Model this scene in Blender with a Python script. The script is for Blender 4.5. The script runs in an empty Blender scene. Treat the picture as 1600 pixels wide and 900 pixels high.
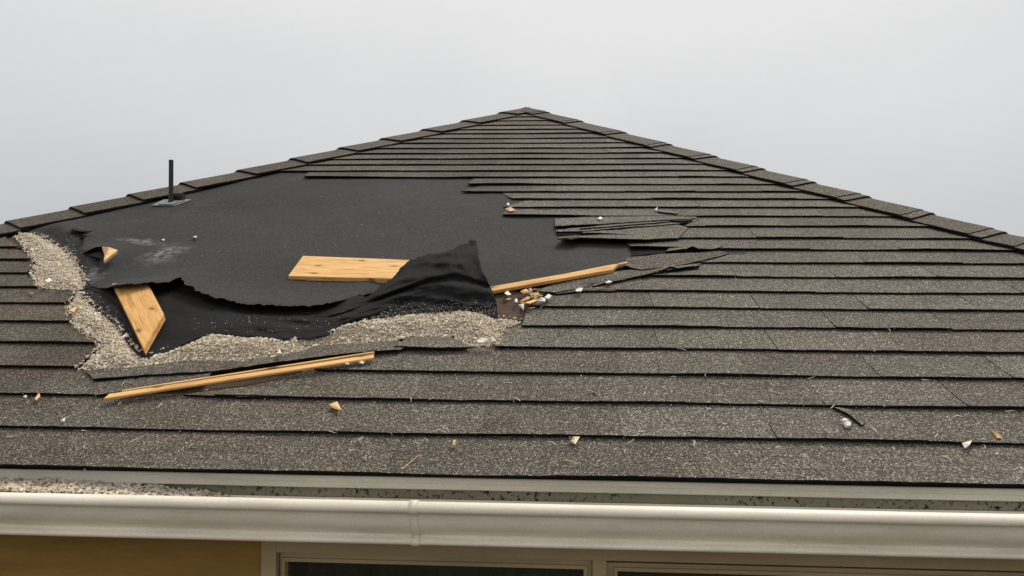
import bpy, bmesh, math, random
from mathutils import Vector, Matrix, noise
random.seed(11)
SC = bpy.context.scene
COL = SC.collection
# ------------------------------------------------------------------ camera
FPX = 1150.0                      # focal length in pixels of a 1600 px wide frame
YAW, ROLL = -5.2053e-2, 6.305e-3
D0, HC, TH = 1.5696, 0.39362, 0.397726
ZE = 2.60                         # height of the eave edge of the roof plane
CAMZ = ZE + HC
Fv = Vector((math.sin(YAW), math.cos(YAW), 0))
R1 = Vector((math.cos(YAW), -math.sin(YAW), 0)); U1 = R1.cross(Fv)
Rv = R1 * math.cos(ROLL) + U1 * math.sin(ROLL)
Uv = -R1 * math.sin(ROLL) + U1 * math.cos(ROLL)
CP = Vector((0, 0, CAMZ))
cam = bpy.data.objects.new('camera', bpy.data.cameras.new('camera')); COL.objects.link(cam)
m = Matrix((Rv, Uv, -Fv)).transposed().to_4x4(); m.translation = CP
cam.matrix_world = m
cam.data.sensor_width = 36; cam.data.lens = 36 * FPX / 1600
cam.data.clip_start = 0.02; cam.data.clip_end = 3000
SC.camera = cam
# ------------------------------------------------------------------ sky and sun (bright overcast)
SUN_EL, SUN_AZ = math.radians(62), math.radians(38)        # azimuth measured from +Y towards +X
W = bpy.data.worlds.new('World'); SC.world = W; W.use_nodes = True
nt = W.node_tree; nt.nodes.clear()
def N(nt, t, **kw):
    n = nt.nodes.new(t)
    for k, v in kw.items():
        if hasattr(n, k): setattr(n, k, v)
    return n
out = N(nt, 'ShaderNodeOutputWorld'); bg = N(nt, 'ShaderNodeBackground'); bg.inputs['Strength'].default_value = 0.12
sky = N(nt, 'ShaderNodeTexSky'); sky.sky_type = 'NISHITA'; sky.sun_disc = False
sky.sun_elevation = SUN_EL; sky.sun_rotation = SUN_AZ
tc = N(nt, 'ShaderNodeTexCoord'); sep = N(nt, 'ShaderNodeSeparateXYZ')
nt.links.new(tc.outputs['Generated'], sep.inputs[0])
ramp = N(nt, 'ShaderNodeValToRGB')
SKYS = 1 / 0.12
els = ramp.color_ramp.elements
def sc_(c, s): return (c[0] * s, c[1] * s, c[2] * s, 1)
els[0].position = 0.0; els[0].color = sc_((.48, .495, .515), 1)
els[1].position = 1.0; els[1].color = sc_((.66, .66, .65), 1)
e = els.new(0.10); e.color = sc_((.555, .57, .585), 1)
e = els.new(0.24); e.color = sc_((.675, .68, .685), 1)
e = els.new(0.40); e.color = sc_((.79, .785, .785), 1)
nz = N(nt, 'ShaderNodeTexNoise'); nz.inputs['Scale'].default_value = 1.7; nz.inputs['Detail'].default_value = 7; nz.inputs['Roughness'].default_value = .5
mp = N(nt, 'ShaderNodeMapping'); mp.inputs['Scale'].default_value = (1, 1, 2.2); mp.inputs['Location'].default_value = (3.1, .6, 1.2)
nt.links.new(tc.outputs['Generated'], mp.inputs[0]); nt.links.new(mp.outputs[0], nz.inputs['Vector'])
ma = N(nt, 'ShaderNodeMath', operation='MULTIPLY_ADD'); ma.inputs[1].default_value = .32; ma.inputs[2].default_value = -.155
nt.links.new(nz.outputs['Fac'], ma.inputs[0])
ad = N(nt, 'ShaderNodeMath', operation='ADD'); nt.links.new(sep.outputs['Z'], ad.inputs[0]); nt.links.new(ma.outputs[0], ad.inputs[1])
nt.links.new(ad.outputs[0], ramp.inputs['Fac'])
mul = N(nt, 'ShaderNodeVectorMath', operation='SCALE'); mul.inputs['Scale'].default_value = SKYS * 1.035
nt.links.new(ramp.outputs['Color'], mul.inputs[0])
mx = N(nt, 'ShaderNodeMixRGB'); mx.inputs['Fac'].default_value = 0.985
nt.links.new(sky.outputs['Color'], mx.inputs['Color1']); nt.links.new(mul.outputs[0], mx.inputs['Color2'])
nt.links.new(mx.outputs[0], bg.inputs['Color']); nt.links.new(bg.outputs[0], out.inputs[0])
sl = bpy.data.lights.new('sun', 'SUN'); sl.energy = 2.5; sl.angle = math.radians(28); sl.color = (1, .93, .82)
so = bpy.data.objects.new('sun', sl); COL.objects.link(so)
sd = Vector((math.sin(SUN_AZ) * math.cos(SUN_EL), math.cos(SUN_AZ) * math.cos(SUN_EL), math.sin(SUN_EL)))
so.rotation_euler = sd.to_track_quat('Z', 'Y').to_euler(); so.location = (3, 3, 9)
SC.view_settings.view_transform = 'Standard'; SC.view_settings.look = 'None'
SC.view_settings.exposure = 0.0; SC.view_settings.gamma = 1; SC.view_settings.use_curve_mapping = False

# ------------------------------------------------------------------ geometry of the roof plane
CT, ST = math.cos(TH), math.sin(TH)
NRM = Vector((0, -ST, CT))
def PW(u, v, w=0.0): return Vector((u, D0 + v * CT, ZE + v * ST)) + NRM * w
def ray(x, y): return (Fv + Rv * ((x - 800) / FPX) + Uv * ((450 - y) / FPX))
def pix(x, y, w=0.0):
    """(u, v) of the roof surface point seen at that place of the photograph, w above the plane"""
    d = ray(x, y); o = PW(0, 0, w)
    t = (o - CP).dot(NRM) / d.dot(NRM); p = CP + d * t
    return p.x, (p - o).dot(Vector((0, CT, ST)))
def pixP(x, y, w=0.0):
    u, v = pix(x, y, w); return PW(u, v, w)
def pixY(x, y, Y):
    d = ray(x, y); return CP + d * ((Y - CP.y) / d.y)
def sm(a, b, x):
    t = min(1, max(0, (x - a) / (b - a))); return t * t * (3 - 2 * t)
def lerp(a, b, t): return a + (b - a) * t
def interp(pts, x):
    if x <= pts[0][0]: return pts[0][1]
    for (x0, y0), (x1, y1) in zip(pts, pts[1:]):
        if x <= x1: return y0 + (y1 - y0) * (x - x0) / (x1 - x0) if x1 > x0 else y1
    return pts[-1][1]
def ns(x, y, z=0.0): return noise.noise(Vector((x, y, z)))

# ------------------------------------------------------------------ materials
def mat(name):
    m_ = bpy.data.materials.new(name); m_.use_nodes = True
    t = m_.node_tree; b = t.nodes['Principled BSDF']; return m_, t, b
def L(t, a, b): t.links.new(a, b)
def rampn(t, src, stops):
    r = N(t, 'ShaderNodeValToRGB'); el = r.color_ramp.elements
    el[0].position, el[0].color = stops[0][0], (*stops[0][1], 1)
    el[1].position, el[1].color = stops[-1][0], (*stops[-1][1], 1)
    for p, c in stops[1:-1]: x = el.new(p); x.color = (*c, 1)
    L(t, src, r.inputs['Fac']); return r.outputs['Color']
def noisen(t, vec, scale, detail=3, rough=.55, dist=0.0):
    n = N(t, 'ShaderNodeTexNoise'); n.inputs['Scale'].default_value = scale; n.inputs['Detail'].default_value = detail
    n.inputs['Roughness'].default_value = rough; n.inputs['Distortion'].default_value = dist; L(t, vec, n.inputs['Vector']); return n.outputs['Fac']
def mixn(t, fac, a, b, mode='MIX'):
    n = N(t, 'ShaderNodeMixRGB', blend_type=mode)
    for i, v in ((0, fac), (1, a), (2, b)):
        if isinstance(v, (int, float)): n.inputs[i].default_value = v
        elif isinstance(v, tuple): n.inputs[i].default_value = (*v, 1)
        else: L(t, v, n.inputs[i])
    return n.outputs[0]
def mapn(t, vec, scale=(1, 1, 1), loc=(0, 0, 0), rot=(0, 0, 0)):
    n = N(t, 'ShaderNodeMapping'); n.inputs['Scale'].default_value = scale; n.inputs['Location'].default_value = loc; n.inputs['Rotation'].default_value = rot
    L(t, vec, n.inputs['Vector']); return n.outputs[0]
def bumpn(t, b, h, strength, dist=.002):
    n = N(t, 'ShaderNodeBump'); n.inputs['Strength'].default_value = strength; n.inputs['Distance'].default_value = dist
    L(t, h, n.inputs['Height']); L(t, n.outputs[0], b.inputs['Normal'])
def g(v): return (v, v, v)

def make_shingle():
    m_, t, b = mat('asphalt_granules')
    o = N(t, 'ShaderNodeTexCoord').outputs['Object']
    v1 = N(t, 'ShaderNodeTexVoronoi'); v1.inputs['Scale'].default_value = 240; L(t, o, v1.inputs['Vector'])
    fine = noisen(t, o, 230, 3, .85, .6)
    mid = noisen(t, o, 120, 3, .6, 1.2)
    base = rampn(t, fine, [(.32, (.022, .0185, .015)), (.46, (.078, .068, .057)), (.56, (.152, .1345, .113)), (.67, (.62, .575, .50))])
    base = mixn(t, .55, base, rampn(t, v1.outputs['Color'], [(.1, g(.45)), (.6, g(1.0)), (.93, g(1.9))]), 'MULTIPLY')
    base = mixn(t, .5, base, rampn(t, mid, [(.36, g(.62)), (.55, g(1.05)), (.68, g(1.7))]), 'MULTIPLY')
    isl = N(t, 'ShaderNodeNewGeometry').outputs['Random Per Island']
    base = mixn(t, 1, base, rampn(t, isl, [(0, (.84, .81, .79)), (.5, (1.0, 1.0, 1.0)), (1, (1.13, 1.12, 1.10))]), 'MULTIPLY')
    # old damp grime in broad patches, tone also darkens towards the west end of the roof
    sx = N(t, 'ShaderNodeSeparateXYZ'); L(t, o, sx.inputs[0])
    big = noisen(t, mapn(t, o, (.9, .6, .6)), 1.3, 5, .6)
    mr = N(t, 'ShaderNodeMapRange'); L(t, sx.outputs['X'], mr.inputs['Value'])
    mr.inputs['From Min'].default_value = .5; mr.inputs['From Max'].default_value = -1.5; mr.inputs['To Min'].default_value = -.1; mr.inputs['To Max'].default_value = .22
    ad_ = N(t, 'ShaderNodeMath', operation='ADD'); L(t, big, ad_.inputs[0]); L(t, mr.outputs[0], ad_.inputs[1])
    base = mixn(t, 1, base, rampn(t, ad_.outputs[0], [(.38, g(1.05)), (.56, (.88, .86, .83)), (.78, (.60, .565, .52))]), 'MULTIPLY')
    streak = noisen(t, mapn(t, o, (1.2, 22, 22)), 3, 4, .6)
    base = mixn(t, 1, base, rampn(t, streak, [(.25, g(.60)), (.44, g(1.0)), (.8, g(1.12))]), 'MULTIPLY')
    blot = noisen(t, o, 9, 4, .6)
    base = mixn(t, 1, base, rampn(t, blot, [(.24, g(.55)), (.36, g(.95)), (.7, g(1.05))]), 'MULTIPLY')
    L(t, base, b.inputs['Base Color']); b.inputs['Roughness'].default_value = .93; b.inputs['Specular IOR Level'].default_value = .25
    bumpn(t, b, mixn(t, .5, fine, v1.outputs['Distance']), .55, .004)
    return m_
SHINGLE = make_shingle()
def simple(name, col, rough=.8, spec=.3, var=.12, scale=30, bump=.1):
    m_, t, b = mat(name); o = N(t, 'ShaderNodeTexCoord').outputs['Object']
    n = noisen(t, o, scale, 4, .6)
    L(t, mixn(t, 1, col, rampn(t, n, [(.25, g(1 - var)), (.75, g(1 + var))]), 'MULTIPLY'), b.inputs['Base Color'])
    b.inputs['Roughness'].default_value = rough; b.inputs['Specular IOR Level'].default_value = spec
    if bump: bumpn(t, b, n, bump)
    return m_
BITUMEN_AND_SHADE = simple('bitumen_edge_and_gap_shade', (.010, .009, .009), .9, .15, .3, 60)  # cut shingle edges, and the black laid in as shade inside rips and slits
PIPEBLACK = simple('black_pipe_plastic', (.018, .018, .019), .5, .4)
LEAD = simple('grey_flashing', (.22, .22, .23), .5, .4, .3, 15)

def make_felt():
    m_, t, b = mat('roofing_felt')
    o = N(t, 'ShaderNodeTexCoord').outputs['Object']
    uv = N(t, 'ShaderNodeUVMap').outputs[0]
    fine = noisen(t, o, 220, 3, .8)
    med = noisen(t, o, 60, 4, .65)
    big = noisen(t, mapn(t, o, (.7, 1, 1)), 2.4, 5, .55)
    base = rampn(t, fine, [(.28, (.010, .0098, .0098)), (.52, (.029, .028, .028)), (.74, (.105, .100, .095))])
    base = mixn(t, 1, base, rampn(t, med, [(.3, g(.78)), (.7, g(1.2))]), 'MULTIPLY')
    base = mixn(t, 1, base, rampn(t, big, [(.3, (.80, .80, .82)), (.55, (1, .99, .99)), (.75, (1.22, 1.18, 1.15))]), 'MULTIPLY')
    # chalky scuff: a bent streak with ragged edges
    warp = N(t, 'ShaderNodeTexNoise'); warp.inputs['Scale'].default_value = 9; L(t, uv, warp.inputs['Vector'])
    wv = N(t, 'ShaderNodeVectorMath', operation='MULTIPLY_ADD'); wv.inputs[1].default_value = (.12, .12, 0); L(t, warp.outputs['Color'], wv.inputs[0]); L(t, uv, wv.inputs[2])
    def blob(px, py, rx, ry, rot):
        u, v = pix(px, py)
        a = N(t, 'ShaderNodeVectorMath', operation='SUBTRACT'); L(t, wv.outputs[0], a.inputs[0]); a.inputs[1].default_value = (u + .06, v + .06, 0)
        r_ = N(t, 'ShaderNodeVectorRotate', rotation_type='Z_AXIS'); L(t, a.outputs[0], r_.inputs['Vector']); r_.inputs['Angle'].default_value = rot
        s_ = N(t, 'ShaderNodeVectorMath', operation='DIVIDE'); L(t, r_.outputs[0], s_.inputs[0]); s_.inputs[1].default_value = (rx, ry, 1)
        l_ = N(t, 'ShaderNodeVectorMath', operation='LENGTH'); L(t, s_.outputs[0], l_.inputs[0])
        return rampn(t, l_.outputs['Value'], [(.25, g(1)), (1.0, g(0))])
    k = mixn(t, 1, blob(222, 382, .16, .045, .35), blob(256, 400, .10, .14, .1), 'LIGHTEN')
    k = mixn(t, 1, k, blob(146, 436, .05, .10, 0), 'LIGHTEN')
    pn = noisen(t, uv, 30, 8, .8, .5)
    fac = mixn(t, 1, k, rampn(t, pn, [(.44, g(.0)), (.60, g(1.0))]), 'MULTIPLY')
    dust = rampn(t, noisen(t, uv, 3.2, 6, .7), [(.56, g(0)), (.72, g(.22))])
    base = mixn(t, dust, base, (.10, .10, .105))
    base = mixn(t, fac, base, (.21, .215, .225))
    L(t, base, b.inputs['Base Color']); b.inputs['Roughness'].default_value = .85; b.inputs['Specular IOR Level'].default_value = .3
    bumpn(t, b, mixn(t, .4, fine, big), .35, .003)
    return m_
FELT = make_felt()
def make_flap():
    m_, t, b = mat('felt_underside')
    o = N(t, 'ShaderNodeTexCoord').outputs['Object']
    fold = noisen(t, mapn(t, o, (3, 3, 3)), 3, 6, .6, .6); fine = noisen(t, o, 250, 2, .7)
    base = rampn(t, fold, [(.35, (.0045, .0045, .005)), (.6, (.0085, .0085, .0095)), (.8, (.026, .026, .029))])
    speck = rampn(t, fine, [(.68, g(0)), (.76, g(.4))])
    L(t, mixn(t, speck, base, (.20, .20, .21)), b.inputs['Base Color'])
    b.inputs['Roughness'].default_value = .8; b.inputs['Specular IOR Level'].default_value = .22
    bumpn(t, b, mixn(t, .45, fold, fine), .7, .010)
    return m_
FLAP = make_flap()
def make_wood(name, c, dark, rough=.6, grain=1.0):
    m_, t, b = mat(name); o = N(t, 'ShaderNodeTexCoord').outputs['Object']
    a = noisen(t, mapn(t, o, (1.6, 24, 24)), 4 * grain, 5, .6, .6)
    w = noisen(t, mapn(t, o, (2.5, 70, 70)), 8 * grain, 3, .6)
    base = rampn(t, a, [(.28, (c[0] * .50, c[1] * .40, c[2] * .32)), (.42, (c[0] * .85, c[1] * .78, c[2] * .7)), (.52, c), (.75, tuple(min(.9, x * 1.15) for x in c))])
    base = mixn(t, .7, base, rampn(t, w, [(.3, g(.80)), (.6, g(1.05))]), 'MULTIPLY')
    dz = N(t, 'ShaderNodeTexNoise'); dz.inputs['Scale'].default_value = 28; L(t, o, dz.inputs['Vector'])
    dv = N(t, 'ShaderNodeVectorMath', operation='MULTIPLY_ADD'); dv.inputs[1].default_value = (.03, .012, 0); L(t, dz.outputs['Color'], dv.inputs[0]); L(t, o, dv.inputs[2])
    kn = N(t, 'ShaderNodeTexVoronoi'); kn.voronoi_dimensions = '2D'; kn.inputs['Scale'].default_value = 1; kn.inputs['Randomness'].default_value = 1.0; L(t, mapn(t, dv.outputs[0], (5.2, 11, 0), (.45, .3, 0)), kn.inputs['Vector'])
    base = mixn(t, rampn(t, kn.outputs['Distance'], [(.02, g(.95)), (.055, g(.7)), (.085, g(.25)), (.16, g(0))]), base, dark)
    L(t, base, b.inputs['Base Color']); b.inputs['Roughness'].default_value = rough; b.inputs['Specular IOR Level'].default_value = .25
    bumpn(t, b, a, .2, .002)
    return m_
PINE = make_wood('fresh_pine', (.76, .465, .185), (.16, .06, .02))
PINEDK = make_wood('honey_pine', (.70, .40, .14), (.14, .05, .02))
DECK = make_wood('weathered_sheathing', (.095, .064, .048), (.02, .012, .01), .9, .6)
WHITECHIP = simple('white_chip', (.74, .71, .66), .8, .3, .15, 90)
TANCHIP = make_wood('splinter_wood', (.74, .50, .25), (.3, .14, .06), .7, 2)
def make_chips():
    m_, t, b = mat('pale_stone_chips')
    isl = N(t, 'ShaderNodeNewGeometry').outputs['Random Per Island']
    o = N(t, 'ShaderNodeTexCoord').outputs['Object']
    c = rampn(t, isl, [(0, (.40, .33, .235)), (.2, (.58, .50, .375)), (.6, (.70, .62, .485)), (.9, (.80, .73, .60)), (1, (.88, .84, .76))])
    c = mixn(t, 1, c, rampn(t, noisen(t, o, 160, 3, .6), [(.3, g(.82)), (.7, g(1.12))]), 'MULTIPLY')
    L(t, c, b.inputs['Base Color']); b.inputs['Roughness'].default_value = .9; b.inputs['Specular IOR Level'].default_value = .2
    return m_
CHIPS = make_chips()
CHIPBED = simple('chip_bed', (.42, .35, .26), .95, .1, .35, 120, .6)

def paint(name, col, rough, spots, spotcol, sscale=60, thr=.66, dirt=.25):
    m_, t, b = mat(name); o = N(t, 'ShaderNodeTexCoord').outputs['Object']
    big = noisen(t, mapn(t, o, (1, 6, 6)), 2.5, 6, .65)
    base = mixn(t, 1, col, rampn(t, big, [(.3, (1 - dirt, 1 - dirt, 1 - dirt * 1.15)), (.6, g(1.0)), (.9, g(1.04))]), 'MULTIPLY')
    fine = noisen(t, o, 220, 3, .7)
    base = mixn(t, 1, base, rampn(t, fine, [(.3, g(.92)), (.7, g(1.07))]), 'MULTIPLY')
    if spots:
        s1 = noisen(t, o, sscale, 3, .65); s2 = noisen(t, o, 5, 3, .6)
        s = mixn(t, 1, rampn(t, s1, [(thr, g(0)), (thr + .03, g(1))]), rampn(t, s2, [(.40, g(0)), (.56, g(1))]), 'MULTIPLY')
        base = mixn(t, s, base, spotcol)
    L(t, base, b.inputs['Base Color']); b.inputs['Roughness'].default_value = rough; b.inputs['Specular IOR Level'].default_value = .4
    bumpn(t, b, mixn(t, .5, fine, big), .06, .002)
    return m_
GUTTER = paint('gutter_paint', (.90, .825, .70), .42, True, (.30, .28, .22), 140, .84)
DRIP = paint('drip_edge_paint', (.72, .685, .585), .5, True, (.05, .05, .04), 80, .72)
FASCIA = paint('fascia_paint', (.27, .265, .205), .7, True, (.012, .012, .008), 95, .56, .4)
WALL = paint('ochre_render', (.31, .175, .045), .92, True, (.10, .06, .02), 70, .70, .3)
FRAME = paint('window_frame_paint', (.42, .32, .18), .6, False, None)
def make_glass():
    m_, t, b = mat('window_glass'); b.inputs['Transmission Weight'].default_value = 1
    b.inputs['Roughness'].default_value = .02; b.inputs['IOR'].default_value = 1.45; b.inputs['Base Color'].default_value = (.75, .8, .78, 1)
    return m_
GLASS = make_glass()
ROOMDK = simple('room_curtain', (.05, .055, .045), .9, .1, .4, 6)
GROUND = simple('lawn_ground', (.078, .075, .050), .95, .1, .35, 3, .3)
PAVING = simple('concrete_path', (.15, .125, .10), .9, .2, .2, 12, .2)

# ------------------------------------------------------------------ object helpers
def tagt(o, label, cat, group=None):
    o['label'] = label; o['category'] = cat
    if group: o['group'] = group
def empty(name, loc, label, cat, group=None):
    o = bpy.data.objects.new(name, None); COL.objects.link(o); o.location = loc; o.empty_display_size = .1
    tagt(o, label, cat, group); bpy.context.view_layer.update(); return o
def add(name, bm, mats, parent=None, smooth=False):
    """mesh in world coordinates, linked as one object"""
    me = bpy.data.meshes.new(name); bm.normal_update(); bm.to_mesh(me); bm.free()
    for x in (mats if isinstance(mats, (list, tuple)) else [mats]): me.materials.append(x)
    if smooth:
        for p in me.polygons: p.use_smooth = True
    o = bpy.data.objects.new(name, me); COL.objects.link(o)
    if parent is not None:
        root = parent; off = Vector((0, 0, 0))
        while root is not None: off = off + root.location; root = root.parent
        o.parent = parent; o.location = -off
    return o
def quad(bm, pts, mi=0):
    f = bm.faces.new([bm.verts.new(p) for p in pts]); f.material_index = mi; return f
def box(bm, a, b, mi=0):
    x0, y0, z0 = a; x1, y1, z1 = b
    v = [bm.verts.new(p) for p in ((x0, y0, z0), (x1, y0, z0), (x1, y1, z0), (x0, y1, z0), (x0, y0, z1), (x1, y0, z1), (x1, y1, z1), (x0, y1, z1))]
    for f in ((0, 3, 2, 1), (4, 5, 6, 7), (0, 1, 5, 4), (1, 2, 6, 5), (2, 3, 7, 6), (3, 0, 4, 7)):
        q = bm.faces.new([v[i] for i in f]); q.material_index = mi
def gridsheet(bm, P, th=None, mi=0, emi=0, nrm=NRM, uvs=None):
    """sheet through a grid of points P[i][j]; with a thickness it becomes a closed slab"""
    ni, nj = len(P), len(P[0])
    top = [[bm.verts.new(p) for p in r] for r in P]
    uvl = bm.loops.layers.uv.verify() if uvs else None
    def F(vs, k):
        try: f = bm.faces.new(vs)
        except ValueError: return
        f.material_index = k; return f
    for i in range(ni - 1):
        for j in range(nj - 1):
            f = F((top[i][j], top[i][j + 1], top[i + 1][j + 1], top[i + 1][j]), mi)
            if uvl and f:
                for lp, (a, c) in zip(f.loops, ((i, j), (i, j + 1), (i + 1, j + 1), (i + 1, j))): lp[uvl].uv = uvs[a][c]
    if th:
        bot = [[bm.verts.new(p - nrm * th) for p in r] for r in P]
        for i in range(ni - 1):
            for j in range(nj - 1): F((bot[i][j], bot[i + 1][j], bot[i + 1][j + 1], bot[i][j + 1]), emi)
        for j in range(nj - 1):
            F((top[0][j], bot[0][j], bot[0][j + 1], top[0][j + 1]), emi)
            F((top[-1][j], top[-1][j + 1], bot[-1][j + 1], bot[-1][j]), emi)
        for i in range(ni - 1):
            F((top[i][0], top[i + 1][0], bot[i + 1][0], bot[i][0]), emi)
            F((top[i][-1], bot[i][-1], bot[i + 1][-1], top[i + 1][-1]), emi)

# ------------------------------------------------------------------ hips and courses
Y1000 = [747, 683, 629, 584, 544.5, 510, 480, 454, 431, 409, 389, 371, 353, 337.5, 323.5, 310.5, 299, 287.5, 276, 266, 256, 247, 238.4, 230, 222, 214.5, 207, 200.6, 194, 187, 181]
VS = [pix(1000, y, .0125)[1] for y in Y1000]
AU, AV = pix(823, 171)
lu, lv = pix(0, 357); ru, rv = pix(1600, 380)
KL = (AU - lu) / (AV - lv); KR = (ru - AU) / (AV - rv)
def hipL(v): return AU - (AV - v) * KL
def hipR(v): return AU + (AV - v) * KR
EV = -.01
UL, UR = hipL(EV), hipR(EV)
house = empty('house', (0, D0 + 2.2, 0), 'ochre house with storm torn dark shingle hip roof and beige gutter', 'house')

# courses ----------------------------------------------------------
# left end of the covering right of the hole: n -> (bottom px, top px)
RE = {18: ((477, 275), (487, 265)), 17: ((731, 287), (741, 277)), 16: ((720, 298), (752, 288)), 15: ((800, 311), (785, 299)),
      14: ((788, 322), (822, 312)), 13: ((785, 338), (790, 324)), 12: ((1070, 353), (1088, 337)), 11: ((900, 370), (925, 357)),
      10: ((985, 389), (977, 374)), 9: ((1075, 409), (1112, 392)), 8: ((975, 431), (1092, 411)), 7: ((902, 453), (945, 434)),
      6: ((822, 479), (868, 456)), 5: ((815, 509), (823, 480)), 4: ((773, 541), (788, 509)), 3: ((492, 577), (600, 543)), 2: ((335, 619), (470, 582))}
# right end of the covering left of the hole
LE = {10: ((37, 382), (12, 368)), 9: ((53, 403), (37, 382)), 8: ((45, 424), (57, 404)), 7: ((62, 448), (48, 424)), 6: ((103, 473), (128, 449)),
      5: ((112, 503), (105, 474)), 4: ((154, 538), (113, 504)), 3: ((122, 573), (156, 539)), 2: ((152, 616), (140, 577))}
LIFT = {11: .018, 10: .010, 18: .006, 13: .008, 17: .004, 2: .002}
bm = bmesh.new()
def wsurf(fr, n, u, extra=0.0):
    """height of a course top over the plane: fr 0 at the butt, 1 at the butt of the next course"""
    return lerp(.0125 + extra, .0048, min(fr, 1.3) ** (.8 if extra < .004 else .5))
for n in range(len(VS)):
    v0 = VS[n]; v1 = VS[n + 1] if n + 1 < len(VS) else AV - .03
    spans = []
    a0, a1 = hipL(v0) + .03, hipL(v1) + .03; b0, b1 = hipR(v0) - .03, hipR(v1) - .03
    if n in LE:
        (x, y), (x2, y2) = LE[n]
        if pix(x, y, .0125)[0] > a0: spans.append((a0, a1, pix(x, y, .0125)[0], pix(x2, y2, .007)[0], 'L'))
    if n in RE:
        (x, y), (x2, y2) = RE[n]; spans.append((pix(x, y, .0125)[0], pix(x2, y2, .007)[0], b0, b1, 'R'))
    elif n not in LE: spans.append((a0, a1, b0, b1, ''))
    rnd = random.Random(n * 7 + 3)
    offs = (n % 2) * .1665 + rnd.uniform(-.03, .03)
    hl = .022 if n < len(VS) - 1 else 0
    for (s0, s1, e0, e1, side) in spans:
        cuts = []; k = math.floor((min(s0, s1)) / .333) - 1
        while k * .333 + offs < max(e0, e1) + .4:
            cuts.append(k * .333 + offs + rnd.uniform(-.006, .006)); k += 1
        for c0, c1 in zip(cuts, cuts[1:]):
            gap = rnd.choice([0, .0006, .0015, .0022, .003]) if c0 > .25 else rnd.choice([0, 0, 0, 0, 0, .0008])
            if gap == 0: gap = .0002
            tl = c0 + gap / 2; tr = c1 - gap / 2
            if tr <= min(s0, s1) or tl >= max(e0, e1): continue
            kk = 1 if c0 > .25 else .3; jag = rnd.uniform(-.0012, .0012) * kk; tw = rnd.uniform(0, .0022) * kk
            lf = rnd.uniform(-.0007, .0035) * kk + .0008 + .0012 * (1 - kk)
            nx = max(2, int((tr - tl) / .03)); rows = 5
            P = []
            for r in range(rows):
                fr = r / (rows - 2) if r < rows - 1 else None
                v = (lerp(v0, v1, fr) if r < rows - 1 else v1 + hl)
                f2 = min(1, (v - v0) / (v1 - v0))
                L0, R0 = lerp(s0, s1, f2), lerp(e0, e1, f2)
                rag = 0
                if side == 'R': L0 += .006 * ns(v * 40, n * 3.1) + .003 * ns(v * 160, n)
                if side == 'L': R0 += .006 * ns(v * 40, n * 2.3) + .003 * ns(v * 160, n)
                l = min(max(tl, L0), R0); q = max(min(tr, R0), L0)
                row = []
                for c in range(nx + 1):
                    u = lerp(l, q, c / nx)
                    ext = LIFT.get(n, 0) if side == 'R' else 0
                    if ext:
                        ul = pix(*RE[n][0])[0]; ext *= 1 - sm(.05, .45, u - ul)
                    wv_ = .0034 * ns(u * 3.1, n * 5.7) + .0012 * ns(u * 21, n * 3.3)
                    ff = (v - v0) / (v1 - v0)
                    wz = wsurf(ff, n, u, ext + max(0, lf * (1 - ff) + wv_ * (1 - ff)) ) + .0025 * ns(u * 1.3, v * 1.3)
                    if r == rows - 1: wz -= .0
                    vv = v + (jag + .0016 * ns(u * 17, n * 9.1) + .0012 * ns(u * 70, n * 9.1) + tw * (u - tl) / .33) * (1 if r == 0 else 0)
                    row.append(PW(u, vv, wz))
                P.append(row)
            if (P[0][-1] - P[0][0]).length < .004 and (P[-1][-1] - P[-1][0]).length < .004: continue
            gridsheet(bm, P, .0052, 0, 1)
roof = add('roof', bm, [SHINGLE, BITUMEN_AND_SHADE], house)

# side and rear slopes of the roof (round the corner from the photograph's camera)
bm = bmesh.new()
A = PW(AU, AV, .004); BL = PW(UL, EV, .004); BR = PW(UR, EV, .004)
ridge = 1.2
A2 = A + Vector((0, ridge, 0)); YB = A2.y + (A2.y - BL.y)
NR = 30
def rows_face(p0, p1, q0, q1):
    """shingled slope: courses between eave p0-p1 and top q0-q1"""
    nr = (p1 - p0).cross(q0 - p0 + (q1 - p1)).normalized()
    if nr.z < 0: nr = -nr
    for k in range(NR):
        a, b_ = k / NR, (k + 1) / NR + .006
        b_ = min(b_, 1)
        P = [[lerp(p0, q0, a) + nr * .010, lerp(p1, q1, a) + nr * .010], [lerp(p0, q0, b_) + nr * .002, lerp(p1, q1, b_) + nr * .002]]
        gridsheet(bm, P, .005, 0, 1, nr)
rows_face(BL, Vector((BL.x, YB, BL.z)), A, A2)
rows_face(BR, Vector((BR.x, YB, BR.z)), A, A2)
rows_face(Vector((BL.x, YB, BL.z)), Vector((BR.x, YB, BR.z)), A2, A2 + Vector((1e-3, 0, 0)))
add('side_slope', bm, [SHINGLE, BITUMEN_AND_SHADE], house)

# roof deck under everything -----------------------------------------
bm = bmesh.new()
v = [bm.verts.new(p) for p in (PW(UL + .02, EV + .02, -.004), PW(UR - .02, EV + .02, -.004), PW(AU, AV - .005, -.004))]
bm.faces.new(v)
r_ = bmesh.ops.extrude_face_region(bm, geom=bm.faces[:]); bmesh.ops.translate(bm, vec=NRM * -.018, verts=[x for x in r_['geom'] if isinstance(x, bmesh.types.BMVert)])
bmesh.ops.recalc_face_normals(bm, faces=bm.faces)
add('roof_deck', bm, DECK, house)

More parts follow.
